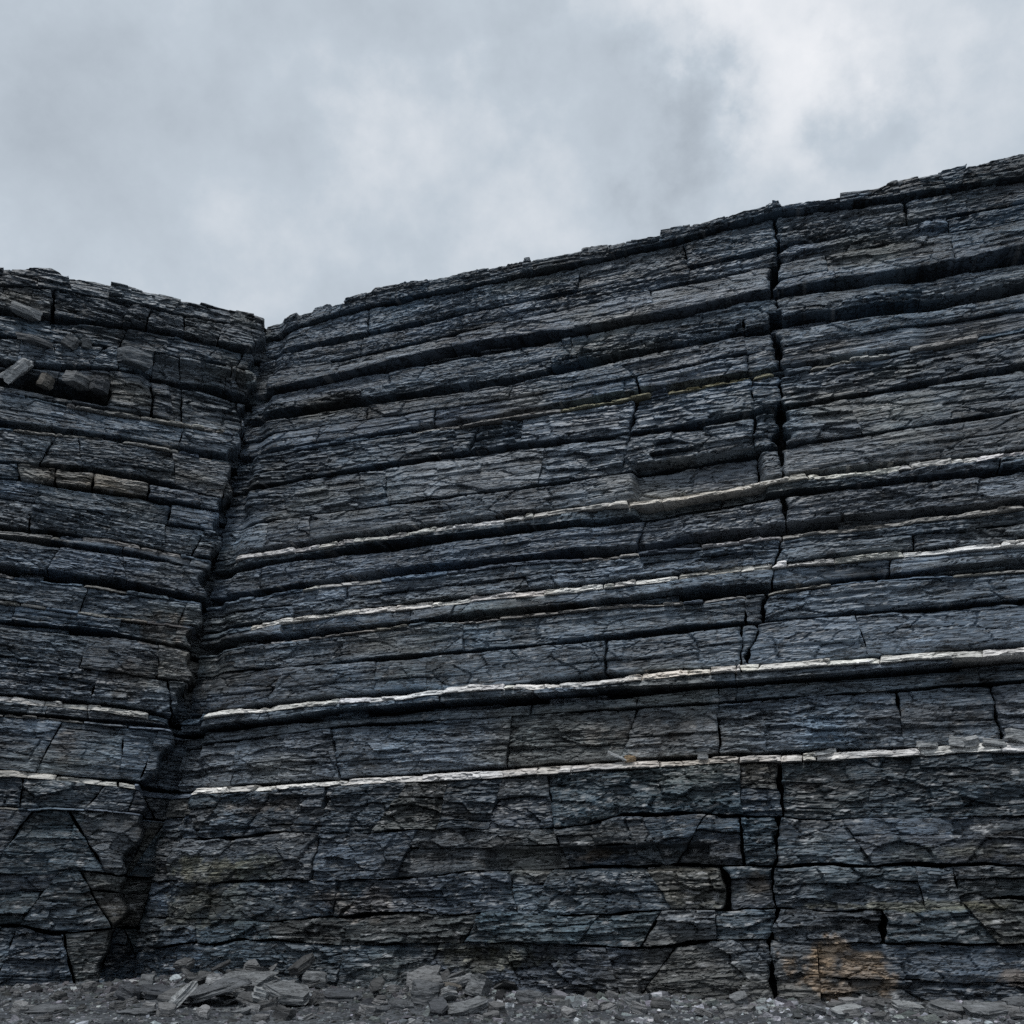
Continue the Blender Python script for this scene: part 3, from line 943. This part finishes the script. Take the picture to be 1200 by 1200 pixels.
G1 = (.085, .091, .098); G2 = (.125, .132, .138); G3 = (.05, .055, .063); G4 = (.23, .24, .245); GB = (.10, .092, .08)
D2 = math.radians
BIG = [
    # px, py, L, W, T, rz, tx, ty, colour, label
    (212, 1181, .85, .62, .16, .3, .2, -.75, G4, 'pale grey slab propped steeply on edge in the rubble heap'),
    (285, 1166, 1.9, 1.1, .20, .1, .34, -.10, G2, 'broad grey slab roofing the rubble heap below the cliff corner'),
    (252, 1176, 1.7, 1.0, .16, -.2, .28, -.22, G1, 'long sloping grey slab beside the propped pale slab'),
    (338, 1180, 1.15, .8, .22, .2, .38, .12, G2, 'rounded grey slab with a dark hollow beneath it'),
    (303, 1180, .5, .45, .26, .8, .2, .2, G4, 'small pale angular stone between two tilted slabs'),
    (166, 1189, .95, .7, .09, .1, .05, .02, G1, 'thin flat slab lying almost level on the gravel'),
    (185, 1170, 1.0, .8, .26, .4, .1, .15, G3, 'dark layered slab below the cliff corner'),
    (147, 1174, .65, .5, .34, 1.0, .3, .3, G3, 'blackish angular block at the edge of the gravel fan'),
    (55, 1186, 1.1, .7, .10, .1, .08, 0, G1, 'long flat slab on the gravel under the short cliff face'),
    (367, 1160, .7, .5, .34, .3, .1, .1, G2, 'rounded pale stone tight against the cliff foot'),
    (402, 1174, 1.2, .8, .2, -.1, .2, .1, G3, 'dark flat slab between two rubble heaps'),
    (500, 1178, .85, .7, .55, .2, .08, .1, G1, 'squarish grey block with a pale sloping top'),
    (526, 1164, .8, .6, .2, .1, .2, .1, GB, 'brownish dark slab leaning behind the squarish block'),
    (556, 1170, .62, .55, .5, .9, .2, .35, G2, 'pointed grey stone standing at the end of the heap'),
    (549, 1188, .8, .6, .2, .3, .22, -.18, G2, 'cracked grey slab in front of the pointed stone'),
    (516, 1189, .55, .45, .22, 1.3, .1, -.4, G3, 'dark wedge stone in front of the squarish block'),
    (470, 1182, .6, .45, .14, .5, .2, .1, G1, 'flat grey slab beside the squarish block'),
    (440, 1186, .5, .4, .12, .2, .1, .1, G1, 'small flat slab on open gravel between the heaps'),
    (620, 1176, .7, .55, .28, .3, .15, .1, G1, 'rounded grey stone alone at the cliff foot'),
    (742, 1178, .36, .32, .24, .3, .2, .1, G2, 'small pale cube-like stone at the cliff foot'),
    (867, 1182, .44, .4, .30, .5, .2, -.4, G2, 'pale tilted stone below the fault'),
    (1072, 1186, .95, .6, .16, .2, .2, .1, G4, 'long pale slab below the brown rock patch'),
    (1108, 1189, .9, .65, .2, -.2, .2, .15, G2, 'wide grey slab next to the long pale slab'),
    (992, 1191, .75, .5, .16, .3, .15, -.1, G4, 'pale flat slab at the end of the gravel strip'),
    (955, 1190, .6, .45, .16, 1.0, .2, .1, G2, 'tilted grey slab near the foot of the brown rock patch'),
    (1155, 1191, 1.0, .7, .2, .1, .2, -.05, G2, 'large grey slab half buried in pale gravel'),
    (1195, 1180, .7, .5, .2, .1, .2, -.1, G1, 'grey slab close under the far end of the cliff'),
    (172, 1156, .38, .36, .36, .2, .05, .1, G2, 'small pale block standing in the cliff corner'),
    (236, 1190, .42, .36, .1, .9, .1, .3, G4, 'little pale slab in front of the propped slab'),
    (283, 1189, .42, .36, .1, .2, .1, -.2, G2, 'little grey slab in front of the dark hollow'),
]
for i, (px, py, L, W, T, rz, tx, ty, c, lab) in enumerate(BIG):
    p = ground_at(px, py, keep=0.5 + 0.2 * W)
    p[2] += 0.10 if 240 < px < 380 and py < 1182 else 0.0
    loose('slate_slab', 100 + i, p, L, W, .8 * T, rz, tx, ty, c, lab, 'slab', 'loose slabs at the cliff foot', levels=5, n=7, sink=.2)
def foot_place(px):
    return ('below the short cliff face' if px < 165 else 'in the heap below the cliff corner' if px < 400 else 'around the squarish block' if px < 640 else
            'along the cliff foot short of the fault' if px < 840 else 'at the foot of the fault' if px < 930 else 'past the brown stained rock')


def shade(g):
    return 'pale' if g > .12 else 'mid grey' if g > .08 else 'dark'


rnd = random.Random(9)
for i in range(34):
    px = rnd.choice((rnd.gauss(270, 55), rnd.gauss(270, 55), rnd.gauss(525, 28))); py = rnd.uniform(1150, 1180)
    p = ground_at(px, py, keep=0.45); p[2] += rnd.uniform(.0, .34) * (1 if px < 400 else .6)
    L = rnd.uniform(.45, .95); g = rnd.choice((.05, .07, .09, .11, .15, .2)); T = rnd.choice((.07, .09, .12, .18))
    loose('slate_slab', 200 + i, p, L, L * rnd.uniform(.55, .9), T, rnd.uniform(0, 6.3), rnd.uniform(-.1, .6), rnd.uniform(-.45, .45),
          (g * .97, g, g * 1.03), '%s %s slate slab jumbled %s' % (shade(g), 'thin' if T < .15 else 'thick', foot_place(px)), 'slab', 'slabs jumbled in the rubble heaps', levels=4, n=rnd.choice((5, 6, 7)), sink=.2)
rnd = random.Random(5)
for i in range(90):
    px = rnd.uniform(-10, 1205); py = rnd.uniform(1160, 1197)
    p = ground_at(px, py, keep=0.4)
    L = rnd.uniform(.22, .5)
    g = rnd.uniform(.05, .2); kk = rnd.uniform(.15, .5)
    loose('slate_stone', 300 + i, p, L, L * rnd.uniform(.6, .9), L * kk, rnd.uniform(0, 6.3), rnd.uniform(-.3, .35), rnd.uniform(-.3, .3),
          (g, g * 1.01, g * 1.03), 'small %s %s among gravel %s' % (shade(g), 'flat slate flake' if kk < .28 else 'chunky slate stone', foot_place(px)), 'stone', 'small stones strewn along the cliff foot', levels=4, n=8)


def ledge(w, px, py, lift=0.0, inn=0.12):
    s, z = w.hit(px, py)
    p = w.pos(np.array(s), np.array(z), np.array(inn))
    p[2] += lift
    return p


LED = [
    (1122, 873, .42, .34, .22, .3, .1, .2, G4, 'pale angular stone on the ledge beside flat flakes'),
    (1138, 872, .40, .3, .16, .8, .2, -.3, G4, 'pale tilted flake leaning on the angular ledge stone'),
    (1165, 872, .55, .4, .16, .1, .15, .1, G4, 'flat pale flake on the ledge past the angular stone'),
    (1192, 870, .5, .4, .24, .6, .2, .35, G4, 'steep pale flake at the ledge end'),
    (1085, 873, .45, .3, .12, .2, .1, .1, G4, 'isolated pale flat stone on the ledge under curved beds'),
    (965, 882, .45, .3, .10, .1, .1, -.1, G4, 'thin pale stone on the ledge just past the fault'),
    (824, 887, .2, .18, .12, .1, .1, 0, G4, 'tiny pale pebble on the ledge short of the fault'),
    (722, 890, .5, .14, .07, -.3, 0, .5, G4, 'narrow pale splinter leaning on the ledge'),
    (738, 890, .24, .2, .16, .1, .1, 0, (.2, .14, .08), 'small brown stone on the ledge beside the splinter'),
]
for i, (px, py, L, W, T, rz, tx, ty, c, lab) in enumerate(LED):
    p = ledge(WR, px, py, -0.06, 0.02)
    L, W, T = 1.2 * L, 1.1 * W, .95 * T
    c = tuple(1.2 * v for v in c)
    loose('ledge_stone', 500 + i, p, L, W, T, rz - AR, tx, ty, c, lab, 'stone', 'loose stones on the pale ledge', levels=4, n=8, sink=.1)
LED2 = [
    (22, 455, 1.1, .6, .26, .2, .15, -1.05, (.36, .37, .375), 'pale pointed slab standing on edge on the high ledge'),
    (88, 455, .7, .5, .3, .3, .05, .1, G2, 'grey block sitting on the high ledge beside a dark hollow'),
    (50, 456, .4, .3, .3, .5, .1, .1, GB, 'small brown stone on the high ledge by the pointed slab'),
    (116, 462, .6, .5, .34, .1, .05, .05, G3, 'dark angular block at the end of the high ledge'),
    (152, 433, 1.1, .8, .42, -.2, .1, .15, (.085, .1, .115), 'jutting blue-grey block overhanging the hollow'),
    (28, 374, .85, .5, .22, .1, .1, .1, G4, 'pale flat stone wedged under the cliff top'),
    (78, 410, .5, .3, .3, .2, .2, .3, G2, 'broken grey fragment above the hollow'),
    (100, 411, .4, .3, .2, .9, .1, -.2, G2, 'small pale fragment beside the broken grey one'),
    (42, 407, .9, .4, .16, .1, .05, .05, G1, 'flat grey flake above the pointed slab'),
]
for i, (px, py, L, W, T, rz, tx, ty, c, lab) in enumerate(LED2):
    p = ledge(WL, px, py, 0.04, 0.10)
    L, W, T = 1.3 * L, 1.2 * W, 1.3 * T
    loose('ledge_block', 600 + i, p, L, W, T, rz + AL, tx, ty, c, lab, 'stone', 'loose blocks on the high ledge', levels=4, n=6, sink=.1)


# ------------------------------------------------------------------ rubble too small to count
def rubble(name, pts, sizes, seed, mat, label, flat=(.15, .5)):
    r = np.random.RandomState(seed)
    n = len(pts)
    base = np.array([[-.5, -.42, 0], [.45, -.5, 0], [.55, .35, 0], [-.1, .55, 0], [-.55, .2, 0],
                     [-.38, -.3, 1], [.36, -.4, 1], [.42, .3, 1], [-.08, .42, 1], [-.42, .14, 1]])
    fq = [(0, 1, 6, 5), (1, 2, 7, 6), (2, 3, 8, 7), (3, 4, 9, 8), (4, 0, 5, 9)]
    V = base[None] * np.ones((n, 1, 1)) + r.uniform(-.14, .14, (n, 10, 3))
    V[:, :, 2] *= r.uniform(flat[0], flat[1], (n, 1))
    V[:, :, 1] *= r.uniform(.55, 1., (n, 1))
    V *= sizes[:, None, None]
    a, b, c = r.uniform(0, 6.28, n), r.normal(0, .28, n), r.normal(0, .28, n)
    x, y, z = V[..., 0], V[..., 1], V[..., 2]
    y, z = y * np.cos(b)[:, None] - z * np.sin(b)[:, None], y * np.sin(b)[:, None] + z * np.cos(b)[:, None]
    x, z = x * np.cos(c)[:, None] + z * np.sin(c)[:, None], -x * np.sin(c)[:, None] + z * np.cos(c)[:, None]
    x, y = x * np.cos(a)[:, None] - y * np.sin(a)[:, None], x * np.sin(a)[:, None] + y * np.cos(a)[:, None]
    V = np.stack([x, y, z], -1) + pts[:, None, :]
    T = np.array([t for f in fq for t in ((f[0], f[1], f[2]), (f[0], f[2], f[3]))] + [(5, 6, 7), (5, 7, 8), (5, 8, 9)])
    Q = (T[None] + 10 * np.arange(n)[:, None, None]).reshape(-1, 3)
    g = np.clip(np.exp(r.normal(-2.45, .65, n)), .025, .36) * np.where(pts[:, 0] > 1.0, 1.45, 1.0)
    tint = (g[:, None] * np.array((.95, 1.0, 1.06)) * (1 + r.uniform(-.06, .06, (n, 3)))).repeat(10, 0)
    o = mesh_obj(name, V.reshape(-1, 3), np.ascontiguousarray(Q), mat, color=tint)
    o['kind'] = 'stuff'; o['label'] = label; o['category'] = 'rubble'
    return o


r = np.random.RandomState(77)
n = 37000
s = r.uniform(-4.5, 24, n)
dist = np.where(r.rand(n) < .55, np.abs(r.normal(0, .8, n)) + .1, r.uniform(.2, 9, n))
onl = (s < 0)
base = np.where(onl[:, None], CORNER + (-s)[:, None] * WL.d * 1.6 + dist[:, None] * WL.n, CORNER + s[:, None] * WR.d + dist[:, None] * WR.n)
sz = np.clip(np.exp(r.normal(-2.8, .6, n)), .025, .34) * (1 - .3 * (dist > 2.5)) * np.where(s > 9, 1.3, 1.0)
P = np.column_stack([base, ground_h(base[:, 0], base[:, 1]) - .2 * sz])
dw, _ = wall_dist(P[:, 0], P[:, 1])
ok = dw > .05
rubble('rubble', P[ok], sz[ok], 3, M_RUBBLE, 'small grey slate rubble and chippings along the cliff foot')
